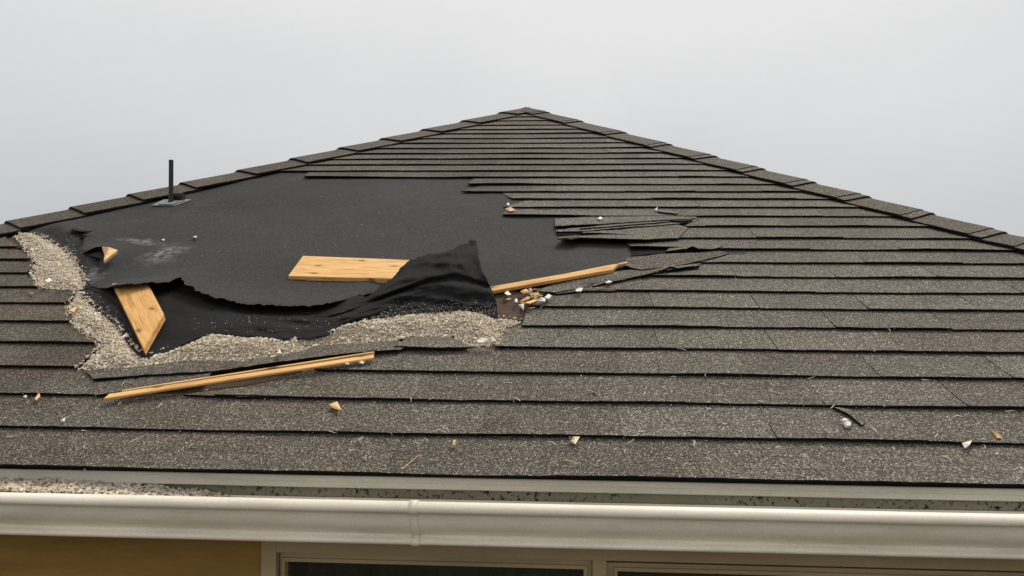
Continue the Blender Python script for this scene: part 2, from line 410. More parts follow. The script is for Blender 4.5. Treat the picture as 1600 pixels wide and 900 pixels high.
# hip caps ------------------------------------------------------------
def hip_caps(base, apex, inner_sign, marks, wd, doubled):
    H = apex - base; Ln = H.length; hd = H.normalized()
    nf = NRM
    nsd = hd.cross(Vector((0, 1, 0))).normalized()
    if nsd.z < 0: nsd = -nsd
    di = nf.cross(hd).normalized()
    if di.x * inner_sign < 0: di = -di
    do = nsd.cross(hd).normalized()
    if do.x * inner_sign > 0: do = -do
    up = (nf + nsd).normalized()
    def tof(x, y):
        best = None
        for i in range(4001):
            t = i / 4000 * Ln; p = base + hd * t + up * .02; q = p - CP
            px = 800 + FPX * q.dot(Rv) / q.dot(Fv)
            d = abs(px - x)
            if best is None or d < best[0]: best = (d, t)
        return best[1]
    ts = [tof(x, 0) for x in marks]
    e_ = .165
    while ts[0] > 0: ts.insert(0, ts[0] - e_)
    ts = ts + [Ln - .005]
    for i, (t0, t1) in enumerate(zip(ts, ts[1:])):
        bmc = bmesh.new(); rnd = random.Random(i * 5 + int(inner_sign) + 9)
        skew = rnd.uniform(-.012, .012)
        layers = [(t0, t1 + .03, .0285, .0160)]
        if doubled: layers = [(t0, t1 + .03, .0265, .0155), (t0 + .05, t1 + .028, .0285, .0172)]
        for (a, b_, wa, wb) in layers:
            P = []
            for r in range(5):
                f = r / 4; t = lerp(a, b_, f); w_ = lerp(wa, wb, min(1, f * 1.1))
                row = []
                # far edge, crown, near edge
                for (s, dr, nn) in ((-1, do, nsd), (-.55, do, nsd), (-.16, do, nsd), (0, None, up), (.16, di, nf), (.55, di, nf), (1, di, nf)):
                    tt = t + (skew * s if r == 0 else 0) + (.0015 * ns(s * 4, i) if r == 0 else 0)
                    p = base + hd * tt
                    if dr is None: p = p + up * (w_ * .92)
                    elif dr is di:
                        ww = abs(s) * wd
                        for _ in range(30):
                            q_ = p + dr * ww; vv_ = (q_ - PW(0, 0, 0)).dot(Vector((0, CT, ST)))
                            if (inner_sign > 0 and q_.x > hipR(vv_) - .01) or (inner_sign < 0 and q_.x < hipL(vv_) + .01): ww *= .85
                        p = p + dr * ww + nn * (w_ + (.001 * ns(s * 3, i * 2.2, r)))
                    else: p = p + dr * (abs(s) * wd * (1 if dr is di else max(.12, min(1, (Ln - tt) / .3)))) + nn * (w_ + (.001 * ns(s * 3, i * 2.2, r)))
                    row.append(p)
                P.append(row)
            gridsheet(bmc, P, .0085 if not doubled else .0065, 0, 1, up)
        add('hip_cap', bmc, [SHINGLE, BITUMEN_AND_SHADE], roof)
hip_caps(PW(UL, EV), PW(AU, AV), 1, [9, 110, 200, 282, 371, 454, 530, 596, 660, 722, 781], .165, False)
hip_caps(PW(UR, EV), PW(AU, AV), -1, [1571, 1458, 1358, 1273, 1193, 1119, 1048, 977, 909, 857], .150, True)
# ridge caps running back from the apex
SIDE = (AV * ST) / (AU - UL) * .9
for k in range(6):
    bmc = bmesh.new(); y0 = A.y + .08 + k * .19
    P = [[Vector((A.x + s * .10, y0 + r * .2, A.z + .010 - r * .006 - abs(s) * .10 * SIDE)) for s in (-1, -.2, .2, 1)] for r in (0, 1)]
    gridsheet(bmc, P, .006, 0, 1, Vector((0, 0, 1))); add('ridge_cap', bmc, [SHINGLE, BITUMEN_AND_SHADE], roof)

# torn and displaced pieces of shingle ---------------------------------
def slab(pts, th=.0055, mi=0, emi=1, wav=.0015, bm=None):
    """pts: (px, py, w).  Flat torn piece, thickness th, ragged outline"""
    own = bm or bmesh.new()
    ring = []
    for i, (x, y, w) in enumerate(pts):
        x2, y2, w2 = pts[(i + 1) % len(pts)]
        a, b_ = pixP(x, y, w), pixP(x2, y2, w2); n_ = max(1, int((b_ - a).length / .018))
        for k in range(n_):
            p = lerp(a, b_, k / n_)
            if 0 < k: p = p + Vector((0, CT, ST)) * ns(p.x * 60, p.y * 60, 3) * wav * 1.6 + NRM * abs(ns(p.x * 9, p.y * 9)) * wav
            ring.append(p)
    top = [own.verts.new(p) for p in ring]; bot = [own.verts.new(p - NRM * th) for p in ring]
    f = own.faces.new(top); f.material_index = mi; f.normal_update()
    if f.normal.dot(NRM) < 0: f.normal_flip()
    g2 = own.faces.new(list(reversed(bot))); g2.material_index = emi; g2.normal_update()
    if g2.normal.dot(NRM) > 0: g2.normal_flip()
    for i in range(len(ring)):
        j = (i + 1) % len(ring); q = own.faces.new((top[i], bot[i], bot[j], top[j])); q.material_index = emi
    bmesh.ops.triangulate(own, faces=[x for x in own.faces if len(x.verts) > 4])
    return own
def torn(pts, lab, alt=None, **kw):
    kw.setdefault('wav', .0034)
    b_ = slab(pts, **kw); o = add('torn_shingle', b_, [SHINGLE, alt or BITUMEN_AND_SHADE], roof); o['label'] = lab; return o
torn([(145, 592, .020), (180, 589, .020), (240, 585, .021), (333, 580, .022), (400, 570, .026), (500, 557, .028), (560, 550, .026), (626, 546, .020), (640, 540, .016), (622, 532, .014), (550, 537, .014), (500, 539, .014), (478, 546, .014), (430, 557, .014), (380, 564, .014), (297, 562, .014), (230, 571, .014), (134, 579, .012)],
     'long torn shingle strip pushed askew below the spilled chips')
torn([(135, 579, .007), (132, 600, .010), (148, 617, .015), (200, 611, .017), (260, 602, .018), (322, 592, .020), (334, 580, .016), (300, 570, .008), (200, 575, .007)],
     'curled strip of shingle beside the left end of the long lath')
torn([(616, 541, .022), (640, 541.5, .023), (690, 543, .024), (736, 542, .018), (728, 537, .014), (712, 529, .013), (700, 525, .012), (660, 526, .012), (637, 527, .012)],
     'small loose shingle fragment at the foot of the pale chips')
torn([(867, 353, .022), (935, 350, .020), (1000, 346, .018), (1047, 343, .020), (1088, 341, .012), (1090, 336, .008), (1040, 334, .008), (940, 338, .008), (900, 340, .010), (867, 341, .012)],
     'shingle strip split away over the dark rip')
torn([(869, 361.5, .017), (890, 361.5, .017), (916, 361, .016), (967, 356, .014), (1030, 352, .014), (1082, 347, .012), (1094, 343, .010), (1030, 346, .009), (967, 351, .010), (869, 359, .012)],
     'thin sliver of split shingle in the rip')
torn([(871, 372, .034), (888, 372, .036), (905, 371, .036), (975, 373, .036), (1010, 374, .028), (1060, 372, .018), (1075, 356, .009), (1060, 351, .009), (1027, 354, .010), (970, 359, .012), (932, 361, .012), (904, 367, .014), (880, 369.5, .016)],
     'lifted shingle edge throwing a deep shadow on the felt')
torn([(980, 403, .012), (1010, 400, .015), (1040, 396.5, .016), (1085, 395, .014), (1125, 392, .010), (1140, 396, .010), (1098, 407, .016), (1072, 412, .022), (1050, 416, .022), (1000, 421, .020), (975, 415, .014)],
     'torn shingle tongue with ragged lower lip')
torn([(958, 424, .012), (1000, 421, .012), (1050, 417, .013), (1088, 411, .012), (1095, 411, .012), (1092, 415, .020), (1060, 419, .024), (1035, 423, .025), (985, 434, .022), (938, 441, .018), (905, 445, .014)],
     'torn shingle tongue beside the right lath')
torn([(866, 444, .010), (910, 434, .011), (956, 425, .012), (1000, 424, .010), (1010, 428, .010), (985, 433, .010), (937, 441, .012), (912, 449, .016), (868, 457, .017), (836, 455, .014)],
     'flat remnant of shingle along the right lath')
torn([(860, 458, .010), (905, 449, .010), (960, 440, .010), (1000, 432, .010), (1005, 440, .010), (960, 454, .0145), (908, 454, .015), (870, 459, .014)],
     'shingle remnant behind the broken chips')
torn([(755, 455, .003), (800, 452, .003), (822, 462, .004), (812, 485, .006), (818, 500, .006), (795, 502, .006), (768, 498, .004)], 'bare brown underside beside the black flap', mi=1, alt=DECK)
torn([(1027, 330, .018), (1040, 332, .020), (1058, 334, .021), (1060, 332, .014), (1040, 328, .013), (1028, 327, .013)], 'small flake sticking up from a course')
torn([(1302, 636, .012), (1325, 646, .0165), (1347, 664, .016), (1352, 660, .013), (1330, 640, .012)], 'lifted flake beside a white chip')

torn([(905, 357.5, .020), (960, 353, .018), (1018, 348.5, .018), (1070, 343.5, .014), (1020, 346, .014), (955, 350, .013)], 'needle thin shingle sliver in the upper rip')
torn([(1046, 344.5, .018), (1066, 345.5, .020), (1082, 344, .018), (1080, 341.5, .013), (1052, 341.5, .013)], 'small black piece painting the shade in the upper rip', mi=1)  # black piece laid where the widening crack is only in shade
torn([(872, 373, .040), (884, 371.5, .042), (893, 373, .041), (906, 370.5, .040), (903, 368.5, .034), (872, 370, .034)], 'frayed brown corner of the lifted shingle', alt=DECK, mi=1)
torn([(1040, 392.5, .020), (1072, 388.5, .026), (1082, 384.5, .030), (1092, 388.5, .026), (1112, 389, .022), (1130, 386, .016), (1085, 381, .014), (1050, 384, .014)], 'buckled lump of shingle over the deep rip')
torn([(1012, 427, .018), (1034, 421.5, .030), (1048, 416, .032), (1060, 419, .028), (1088, 416, .020), (1085, 412, .015), (1040, 414, .015), (1015, 422, .014)], 'raised pointed scrap in the lower rip')
torn([(925, 447, .018), (945, 441.5, .022), (975, 437, .021), (990, 432, .018), (960, 434, .013), (930, 442, .013)], 'narrow scrap of shingle below the right lath')
def gap_shade(pts):  # black slabs added below torn lips to paint the deep shadow in the gaps
    b_ = slab(pts, th=.003, mi=0, emi=0, wav=.003); o = add('rip_shade', b_, BITUMEN_AND_SHADE, roof)
gap_shade([(868, 356, .006), (940, 354, .006), (1000, 350, .008), (1083, 344.5, .010), (1090, 342, .010), (1000, 343, .007), (868, 350, .006)])
gap_shade([(871, 367, .010), (900, 366, .010), (918, 362, .010), (980, 357.5, .010), (1030, 354, .010), (1000, 352, .008), (869, 359, .008)])
gap_shade([(876, 375, .0055), (905, 378, .0055), (950, 380, .0055), (980, 379, .0055), (1010, 378, .012), (1010, 370, .008), (876, 368, .0055)])
gap_shade([(986, 400, .009), (1040, 395, .012), (1085, 391.5, .014), (1128, 388.5, .012), (1130, 384, .011), (1050, 386, .009), (986, 388, .007)])
gap_shade([(1000, 424, .012), (1050, 419.5, .013), (1090, 412.5, .014), (1092, 407, .012), (1000, 418, .012)])
gap_shade([(942, 444, .011), (992, 435, .014), (1040, 426, .014), (1091, 419.5, .014), (1094, 412, .012), (1000, 424, .011), (940, 437, .010)])
gap_shade([(150, 596, .012), (240, 590, .013), (334, 585, .013), (420, 573, .016), (520, 560, .018), (585, 551, .016), (585, 545, .012), (334, 575, .008), (150, 588, .010)])
torn([(286, 616, .013), (345, 609, .012), (404, 603, .011), (416, 600, .010), (420, 621, .013), (350, 619, .014)], 'thin sliver of shingle under the long lath')
# ------------------------------------------------------------------ underlayment
EDGE = [(20, 358), (40, 361), (75, 369), (98, 384), (113, 398), (124, 410), (130, 424), (134, 440), (150, 450), (166, 450), (180, 446), (205, 443), (230, 441), (262, 442), (270, 437), (276, 436), (284, 440), (300, 452), (325, 461), (350, 469), (390, 475), (430, 478), (470, 478), (500, 476), (530, 470), (545, 466), (575, 459), (600, 452), (640, 458), (700, 466), (760, 462), (800, 453), (860, 440), (960, 421), (985, 415), (1010, 402), (1060, 398), (1180, 397)]
def edge_lift(x):
    return .045 * sm(150, 195, x) * (1 - sm(500, 600, x)) + .016 * sm(120, 180, x) * (1 - sm(180, 300, x)) + .006
bm = bmesh.new(); uvl = bm.loops.layers.uv.verify()
xs = []; x = 16.0
while x < 1170: xs.append(x); x += 3.2
P = []; UVS = []; NV = 90
for x in xs:
    y = interp(EDGE, x); lf = edge_lift(x)
    ragged = (2.4 * ns(x * .11, 1.3) + 2.2 * ns(x * .33, 7.3) - 7 * abs(ns(x * .21, 4.4)) * sm(246, 256, x) * (1 - sm(292, 304, x))) * sm(170, 200, x) * (1 - sm(600, 640, x)) + .5 * ns(x * .4, 5)
    u0 = pix(x, y, lf)[0]; v0 = pix(x, y + ragged, lf)[1]
    if P: u0 = max(u0, lastu + .0015)
    lastu = u0
    vt = min(AV - abs(u0 - AU) / (KL if u0 < AU else KR) - .015, VS[19] + .12)
    vt = max(vt, v0 + .01)
    col = []; cu = []
    for j in range(NV + 1):
        f = (j / NV) ** 1.5; v = lerp(v0, vt, f); d = v - v0
        w_ = .0022 + (lf - .0022) * math.exp(-(d / .16) ** 1.3)
        # broad waves of the loose sheet
        amp = sm(0, .05, vt - v) * sm(0, .04, d) * sm(0, .08, VS[18] + .03 - v) * (1 - .7 * sm(900, 1000, x))
        w_ += amp * (.007 * (ns(u0 * 1.6 + 3, v * 1.9, 2) + .35) + .0035 * ns(u0 * 6, v * 4, 4) + .0012 * ns(u0 * 22, v * 22, 1))
        cu_, cv_ = pix(92, 372)
        w_ += .028 * math.exp(-(((u0 - cu_) * .6 + (v - cv_) * .5) / .09) ** 2) * math.exp(-((u0 - cu_) / .28) ** 2) * sm(0, .09, d) * sm(.22, .45, vt - v)
        c2, c3 = pix(150, 405)
        w_ += sm(.16, .4, vt - v) * .03 * math.exp(-((u0 - c2) / .11) ** 2 - ((v - c3) / .13) ** 2) * sm(0, .05, d)
        w_ = max(w_, .0015)
        col.append(PW(u0, v, w_)); cu.append((u0, v))
    P.append(col); UVS.append(cu)
gridsheet(bm, P, .0016, 0, 0, NRM, UVS)
felt = add('underlayment', bm, FELT, house, True)

def curve(pts, t):
    """Catmull-Rom through the points, t in 0..1"""
    n_ = len(pts) - 1; f = t * n_; i = min(int(f), n_ - 1); f -= i
    p = [Vector(pts[max(0, min(n_, i + k))]) for k in (-1, 0, 1, 2)]
    return .5 * (2 * p[1] + (p[2] - p[0]) * f + (2 * p[0] - 5 * p[1] + 4 * p[2] - p[3]) * f * f + (3 * p[1] - p[0] - 3 * p[2] + p[3]) * f ** 3)
LOW = [(127, 456, .010), (152, 482, .012), (182, 508, .012), (205, 542, .010), (226, 561, .010), (262, 549, .014), (325, 523, .028), (385, 525, .028), (440, 530, .026), (500, 526, .026), (560, 506, .028), (620, 492, .030), (680, 485, .032), (735, 487, .028), (779, 500, .018)]
MID1 = [(130, 451, .012), (160, 462, .012), (190, 478, .010), (225, 500, .008), (255, 510, .010), (300, 500, .022), (350, 500, .034), (400, 503, .034), (450, 504, .034), (505, 502, .036), (560, 488, .042), (620, 470, .050), (680, 462, .055), (732, 464, .060), (774, 464, .058)]
MID2 = [(133, 447, .010), (165, 452, .012), (200, 458, .012), (240, 464, .012), (275, 468, .012), (320, 474, .014), (360, 480, .016), (410, 484, .018), (460, 486, .022), (515, 483, .028), (562, 472, .046), (625, 446, .080), (685, 428, .100), (724, 424, .105), (757, 431, .098)]
TOP = [(136, 444, .006), (170, 446, .006), (205, 448, .006), (245, 450, .006), (280, 452, .006), (320, 458, .006), (365, 464, .008), (420, 468, .010), (480, 470, .016), (540, 466, .030), (588, 456, .048), (640, 410, .098), (690, 396, .118), (718, 387, .128), (742, 375, .135)]
bm = bmesh.new(); NU, NW = 420, 60; P = []
for i in range(NU + 1):
    t = i / NU; col = []
    c4 = [curve(c, t) for c in (LOW, MID1, MID2, TOP)]
    for j in range(NW + 1):
        s = j / NW; q = curve(c4, s)
        # vector of px, py, w -> roof
        jag = (1 - sm(0, .03, s)) * 1.6 * ns(t * 60, 3.3) - sm(.9, 1, s) * sm(.55, .7, t) * (7 * ns(t * 38, 9.1) + 6.0 * abs(ns(t * 105, 2.2)) + 4 * abs(ns(t * 260, 5.2)))
        side = sm(.975, 1, t) * (2.5 * ns(s * 9, 4.4) + 1.6 * ns(s * 30, 1.4))
        wrk = (.003 * ns(t * 22 + s * 3, s * 5) + .0045 * ns(t * 9, s * 9 + t * 6, 3) + .0016 * ns(t * 46, s * 16, 8)) * sm(0, .15, s)
        wrk -= .006 * (.5 * abs(ns(t * 17 + s * 4.2, s * 4.5 - t * 9, 5)) + abs(ns(t * 9 - s * 3, s * 6 + t * 7, 7))) * sm(0, .2, s) * sm(.45, .65, t) - .002
        crease = .008 * math.exp(-((s - .45 - .12 * math.sin(t * 9)) / .05) ** 2) * sm(.6, .7, t)
        p = pixP(q.x + side, q.y + jag, q.z + wrk - crease); col.append(p)
    P.append(col)
gridsheet(bm, P, .0022, 0, 0)
bmesh.ops.recalc_face_normals(bm, faces=bm.faces)
add('torn_flap', bm, FLAP, felt, True)['label'] = 'black torn felt flap curling up at its right corner'
# torn slits of the felt: raised lip over a black patch painting the shade inside
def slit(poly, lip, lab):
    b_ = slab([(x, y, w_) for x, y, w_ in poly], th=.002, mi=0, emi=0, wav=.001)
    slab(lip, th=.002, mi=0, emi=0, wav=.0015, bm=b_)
    o = add('felt_tear_and_shade', b_, [BITUMEN_AND_SHADE], felt); o['label'] = lab
slit([(129, 397, .040), (140, 399, .042), (158, 404, .044), (161, 408, .042), (167, 390, .045), (158, 385, .046), (148, 387, .046), (136, 392, .044)],
     [(129, 396, .042), (138, 391, .058), (150, 386, .062), (160, 385, .060), (167, 388, .050), (158, 386, .046), (147, 389, .046)], 'split felt lip over a black patch of painted shade beside the splinter')
slit([(103, 364, .034), (111, 362, .036), (114, 357, .036), (122, 361, .038), (132, 362, .038), (145, 360, .034), (134, 365, .036), (126, 366, .036), (112, 363, .036)],
     [(110, 356, .036), (116, 360, .048), (130, 362, .046), (140, 361, .036), (126, 359, .036)], 'thin felt slit under the hip, its inside a black patch of painted shade')
slit([(123, 373, .040), (129, 371, .040), (132, 376, .040), (128, 382, .040), (124, 378, .040)],
     [(124, 372, .042), (129, 370, .050), (132, 373, .042), (127, 373, .040)], 'small round felt hole, its inside a black patch of painted shade')

# ------------------------------------------------------------------ vent pipe
bm = bmesh.new()
pb = pixP(267, 317, .012)
zt = (pixP(267, 317, .012) - CP).dot(Fv)
hgt = 67 / FPX * zt
bmesh.ops.create_cone(bm, cap_ends=True, segments=20, radius1=.0105, radius2=.0105, depth=hgt, matrix=Matrix.Translation(pb + Vector((0, 0, hgt / 2))))
bmesh.ops.create_cone(bm, cap_ends=True, segments=20, radius1=.014, radius2=.010, depth=.03, matrix=Matrix.Translation(pb + Vector((0, 0, .008))))
vent = add('vent_pipe', bm, PIPEBLACK, house)
bm = bmesh.new(); slab([(237, 320.5, .012), (272, 321, .012), (300, 311.5, .012), (256, 311.5, .012)], th=.004, mi=0, emi=0, wav=0, bm=bm)
slab([(247, 318.5, .018), (269, 319, .018), (288, 312.5, .018), (262, 312.5, .018)], th=.008, mi=0, emi=0, wav=0, bm=bm)
add('flashing', bm, LEAD, vent)
bm = bmesh.new(); cpos = pixP(278, 307, .03)
mm = Matrix.Translation(cpos) @ Matrix.Rotation(math.radians(90), 4, 'Y') @ Matrix.Rotation(.2, 4, 'Z')
bmesh.ops.create_cone(bm, cap_ends=True, segments=20, radius1=.020, radius2=.020, depth=.055, matrix=mm)
add('pipe_elbow', bm, PIPEBLACK, vent)

# ------------------------------------------------------------------ timber
def board(name, quadpts, th, matl, label, cat, group=None, extra=None, bev=.0015, planar=False):
    """quadpts: 4 roof points (px,py,w) of the top face: a,b along the length, c,d back"""
    a, b_, c, d = [pixP(*q) for q in quadpts]
    if planar:
        nn = (d - c).cross(a - c); dr = ray(*planar); b_ = CP + dr * ((c - CP).dot(nn) / dr.dot(nn))
    X = (b_ - a).normalized(); n_ = X.cross(d - a).normalized()
    if n_.z < 0: n_ = -n_
    Y = n_.cross(X)
    M = Matrix((X, Y, n_)).transposed().to_4x4(); M.translation = (a + b_ + c + d) / 4 - n_ * th
    Mi = M.inverted(); bm_ = bmesh.new()
    tp = [bm_.verts.new(Mi @ p) for p in (a, b_, c, d)]; bt = [bm_.verts.new(Mi @ (p - n_ * th)) for p in (a, b_, c, d)]
    bm_.faces.new(tp); bm_.faces.new(bt[::-1])
    for i in range(4): j = (i + 1) % 4; bm_.faces.new((tp[i], bt[i], bt[j], tp[j]))
    bmesh.ops.recalc_face_normals(bm_, faces=bm_.faces)
    bmesh.ops.bevel(bm_, geom=bm_.edges[:], offset=bev, segments=2, affect='EDGES')
    if extra: extra(bm_, Mi, n_)
    me = bpy.data.meshes.new(name); bm_.to_mesh(me); bm_.free(); me.materials.append(matl)
    o = bpy.data.objects.new(name, me); COL.objects.link(o); o.matrix_world = M
    tagt(o, label, cat, group); return o
board('wooden_board', [(450, 431, .026), (705, 438, .026), (722, 409, .026), (473, 399.5, .026)], .019, PINE, 'flat pine board lying on the black felt behind the curled flap', 'board', 'broken roof boards')
board('wooden_board', [(228, 437, .040), (256, 490, .082), (224.5, 545, .040), (175, 443, .034)], .022, PINEDK, 'knotty pine board sticking out from under the torn felt edge', 'board', 'broken roof boards', planar=(256, 490))
def lipL(bm_, Mi, n_):
    for (q0, q1, w0, w1, th) in (((190, 611), (584, 550.5), .025, .029, .008),):
        a, b_ = pixP(*q0, w0), pixP(*q1, w1); s = Vector((0, CT, ST)) * .006
        pts = [a, b_, b_ + s, a + s]
        tp = [bm_.verts.new(Mi @ p) for p in pts]; bt = [bm_.verts.new(Mi @ (p - n_ * th)) for p in pts]
        bm_.faces.new(tp); bm_.faces.new(bt[::-1])
        for i in range(4): j = (i + 1) % 4; bm_.faces.new((tp[i], bt[i], bt[j], tp[j]))
board('lath', [(161, 623, .027), (584, 559, .029), (584, 553.5, .029), (170, 615, .027)], .0065, PINE, 'long thin pine lath lying across the shingles below the chips', 'lath', 'broken pine laths', lipL)
def lipR(bm_, Mi, n_):
    a, b_ = pixP(840, 438, .022), pixP(980, 410.5, .020); s = Vector((0, CT, ST)) * .012
    pts = [a, b_, b_ + s, a + s]
    tp = [bm_.verts.new(Mi @ p) for p in pts]; bt = [bm_.verts.new(Mi @ (p - n_ * .008)) for p in pts]
    bm_.faces.new(tp); bm_.faces.new(bt[::-1])
    for i in range(4): j = (i + 1) % 4; bm_.faces.new((tp[i], bt[i], bt[j], tp[j]))
board('lath', [(752, 457.5, .028), (957, 421, .026), (966, 413, .026), (752, 450, .028)], .012, PINEDK, 'thin pine lath slanting right from behind the curled flap', 'lath', 'broken pine laths', lipR)

# ------------------------------------------------------------------ spilled chips
def inpoly(x, y, poly):
    c = False; n_ = len(poly); j = n_ - 1
    for i in range(n_):
        xi, yi = poly[i]; xj, yj = poly[j]
        if (yi > y) != (yj > y) and x < (xj - xi) * (y - yi) / (yj - yi) + xi: c = not c
        j = i
    return c
def edist(x, y, poly):
    b = 9
    for (x0, y0), (x1, y1) in zip(poly, poly[1:] + poly[:1]):
        dx, dy = x1 - x0, y1 - y0; l = dx * dx + dy * dy
        t = max(0, min(1, ((x - x0) * dx + (y - y0) * dy) / l)) if l else 0
        b = min(b, math.hypot(x - x0 - t * dx, y - y0 - t * dy))
    return b
def chip(verts, faces, p, n_, s, rnd):
    """angular flat stone flake"""
    a = rnd.uniform(0, 6.283); t1 = n_.orthogonal().normalized(); t2 = n_.cross(t1)
    X = t1 * math.cos(a) + t2 * math.sin(a); Y = n_.cross(X)
    tilt = rnd.uniform(-.7, .7); Z = (n_ * math.cos(tilt) + X * math.sin(tilt)).normalized(); X = Y.cross(Z).normalized()
    lx = s * rnd.uniform(.6, 1.35); ly = s * rnd.uniform(.35, .8); lz = s * rnd.uniform(.12, .32)
    b = len(verts); k = rnd.choice((4, 5, 5))
    ring = [(math.cos(6.283 * i / k + rnd.uniform(-.3, .3)), math.sin(6.283 * i / k + rnd.uniform(-.3, .3))) for i in range(k)]
    for c, q in ring: verts.append(p + X * c * lx + Y * q * ly - Z * lz)
    for c, q in ring: verts.append(p + X * c * lx * .8 + Y * q * ly * .8 + Z * lz * rnd.uniform(.5, 1.3))
    faces.append(tuple(b + k + i for i in range(k)))
    for i in range(k): j = (i + 1) % k; faces.append((b + i, b + j, b + k + j, b + k + i))
def stuff(name, verts, faces, mats, mids=None):
    me = bpy.data.meshes.new(name); me.from_pydata([tuple(v) for v in verts], [], faces)
    for x in mats: me.materials.append(x)
    if mids: me.polygons.foreach_set('material_index', mids)
    me.update(); o = bpy.data.objects.new(name, me); COL.objects.link(o); o['kind'] = 'stuff'; return o
def pile(name, label, polypx, hmax, dens, seed, loose):
    rnd = random.Random(seed); poly = [pix(x, y, .008) for x, y in polypx]
    us = [p[0] for p in poly]; vs = [p[1] for p in poly]
    def hh(u, v):
        d = edist(u, v, poly)
        return .004 + hmax * sm(0, .07, d) * (.8 + .5 * ns(u * 7, v * 7)) + .003 * ns(u * 40, v * 40) * sm(0, .02, d)
    V, Fc = [], []
    st = .012; idx = {}
    nu, nv = int((max(us) - min(us)) / st) + 2, int((max(vs) - min(vs)) / st) + 2
    for i in range(nu + 1):
        for j in range(nv + 1):
            u, v = min(us) + i * st, min(vs) + j * st
            if inpoly(u, v, poly): idx[i, j] = len(V); V.append(PW(u, v, hh(u, v)))
    for (i, j), a in list(idx.items()):
        q = [(i, j), (i + 1, j), (i + 1, j + 1), (i, j + 1)]
        if all(k in idx for k in q): Fc.append(tuple(idx[k] for k in q))
    nb = len(Fc)
    area = len(idx) * st * st; n_ = int(area * dens)
    for k in range(n_):
        u, v = rnd.uniform(min(us), max(us)), rnd.uniform(min(vs), max(vs))
        ins = inpoly(u, v, poly)
        if not ins:
            if edist(u, v, poly) > rnd.uniform(0, .012) or rnd.random() > .7: continue
            w_ = .012
        else: w_ = hh(u, v) + .001
        s = rnd.choice((.0028, .0034, .0042, .0055)) * (1 if rnd.random() < .975 else 2.0)
        chip(V, Fc, PW(u, v, w_ + rnd.uniform(0, .004)), NRM, s, rnd)
    for (x0, y0, x1, y1, c, sz) in loose:
        for k in range(c):
            t = rnd.random(); x = lerp(x0, x1, t) + rnd.uniform(-3, 3); y = lerp(y0, y1, t) - abs(rnd.gauss(0, 1)) * 11
            w_ = .034 + .02 * sm(y0, y0 - 40, y)
            chip(V, Fc, pixP(x, y, w_), NRM, rnd.uniform(.5, 1) * sz, rnd)
    o = stuff(name, V, Fc, [CHIPBED, CHIPS], [0] * nb + [1] * (len(Fc) - nb)); o['label'] = label; o['category'] = 'stone chips'
    return o
G1 = [(22, 368), (35, 364), (52, 364), (77, 376), (100, 391), (117, 407), (126, 424), (134, 441), (130, 452), (100, 453), (60, 450), (50, 425), (56, 410), (36, 382)]
G2 = [(122, 452), (114, 468), (106, 478), (108, 500), (150, 536), (157, 543), (122, 577), (200, 577), (235, 572), (297, 565), (350, 566), (385, 567), (432, 558), (480, 547), (500, 541), (550, 538), (617, 533), (640, 526), (706, 526), (732, 541), (776, 539), (787, 512), (815, 505), (815, 501), (779, 497), (735, 484), (680, 482), (620, 489), (560, 503), (500, 523), (440, 528), (385, 523), (325, 521), (262, 547), (226, 558), (203, 540), (182, 508), (150, 483)]
pile('stone_chips', 'pale stone chips spilled in a patch under the left hip', G1, .022, 150000, 1, [(104, 385, 135, 440, 60, .003)])
pile('stone_chips', 'long band of pale stone chips spilled along the foot of the black flap', G2, .030, 150000, 2,
     [(560, 500, 775, 492, 620, .0018), (400, 520, 560, 505, 60, .0018), (300, 515, 420, 520, 50, .0018), (130, 452, 205, 535, 60, .002), (400, 500, 360, 520, 40, .0022)])

# ------------------------------------------------------------------ loose debris, every piece on its own
def flake(name, matl, pts, label, cat, group, w=.014, th=.004, tilt=.006):
    cx = sum(p[0] for p in pts) / len(pts); cy = sum(p[1] for p in pts) / len(pts)
    c = pixP(cx, cy, w); bm_ = bmesh.new()
    P3 = [pixP(x, y, w + th + tilt * math.sin(i * 2.3 + cx)) for i, (x, y) in enumerate(pts)]
    top = [bm_.verts.new(p - c) for p in P3]; bot = [bm_.verts.new(p - c - NRM * th + (c - p) * .12) for p in P3]
    mid = bm_.verts.new(sum((p for p in P3), Vector()) / len(P3) - c + NRM * th * .5)
    for i in range(len(pts)):
        j = (i + 1) % len(pts); bm_.faces.new((top[i], top[j], mid)); bm_.faces.new((top[i], bot[i], bot[j], top[j]))
    bm_.faces.new(bot[::-1]); bmesh.ops.recalc_face_normals(bm_, faces=bm_.faces)
    me = bpy.data.meshes.new(name); bm_.to_mesh(me); bm_.free(); me.materials.append(matl)
    o = bpy.data.objects.new(name, me); COL.objects.link(o); o.location = c; tagt(o, label, cat, group); return o
CREAM = simple('cream_splinter', (.78, .68, .46), .8, .2, .12, 60)
GS, GW = 'wood splinters strewn over the roof', 'white chips strewn over the roof'
def spl(pts, lab, **k): flake('wood_splinter', CREAM if 'square cream' in lab else TANCHIP, pts, lab, 'splinter', GS, **k)
def wch(pts, lab, **k): flake('white_chip', WHITECHIP, pts, lab, 'chip', GW, **k)
spl([(514, 632), (527, 627), (534, 641), (522, 638)], 'triangular tan splinter on the shingles right of the long lath end')
spl([(891, 688), (895, 682), (906, 682), (899, 694)], 'square cream splinter on the lowest shingle course near the middle')
spl([(708, 687), (713, 687), (712, 696), (708, 695)], 'small upright tan splinter on the lowest course, left of the square one')
spl([(1549, 671), (1556, 671), (1566, 684), (1558, 684)], 'amber splinter close to the right border of the roof')
spl([(54, 623), (61, 613), (63, 619), (57, 625)], 'amber splinter left of the long lath')
spl([(45, 457), (54, 457), (50, 461)], 'tiny tan splinter on the left shingles beside the upper chips')
spl([(108, 484), (120, 478), (116, 488)], 'tan splinter at the left tip of the lower chip band', w=.02)
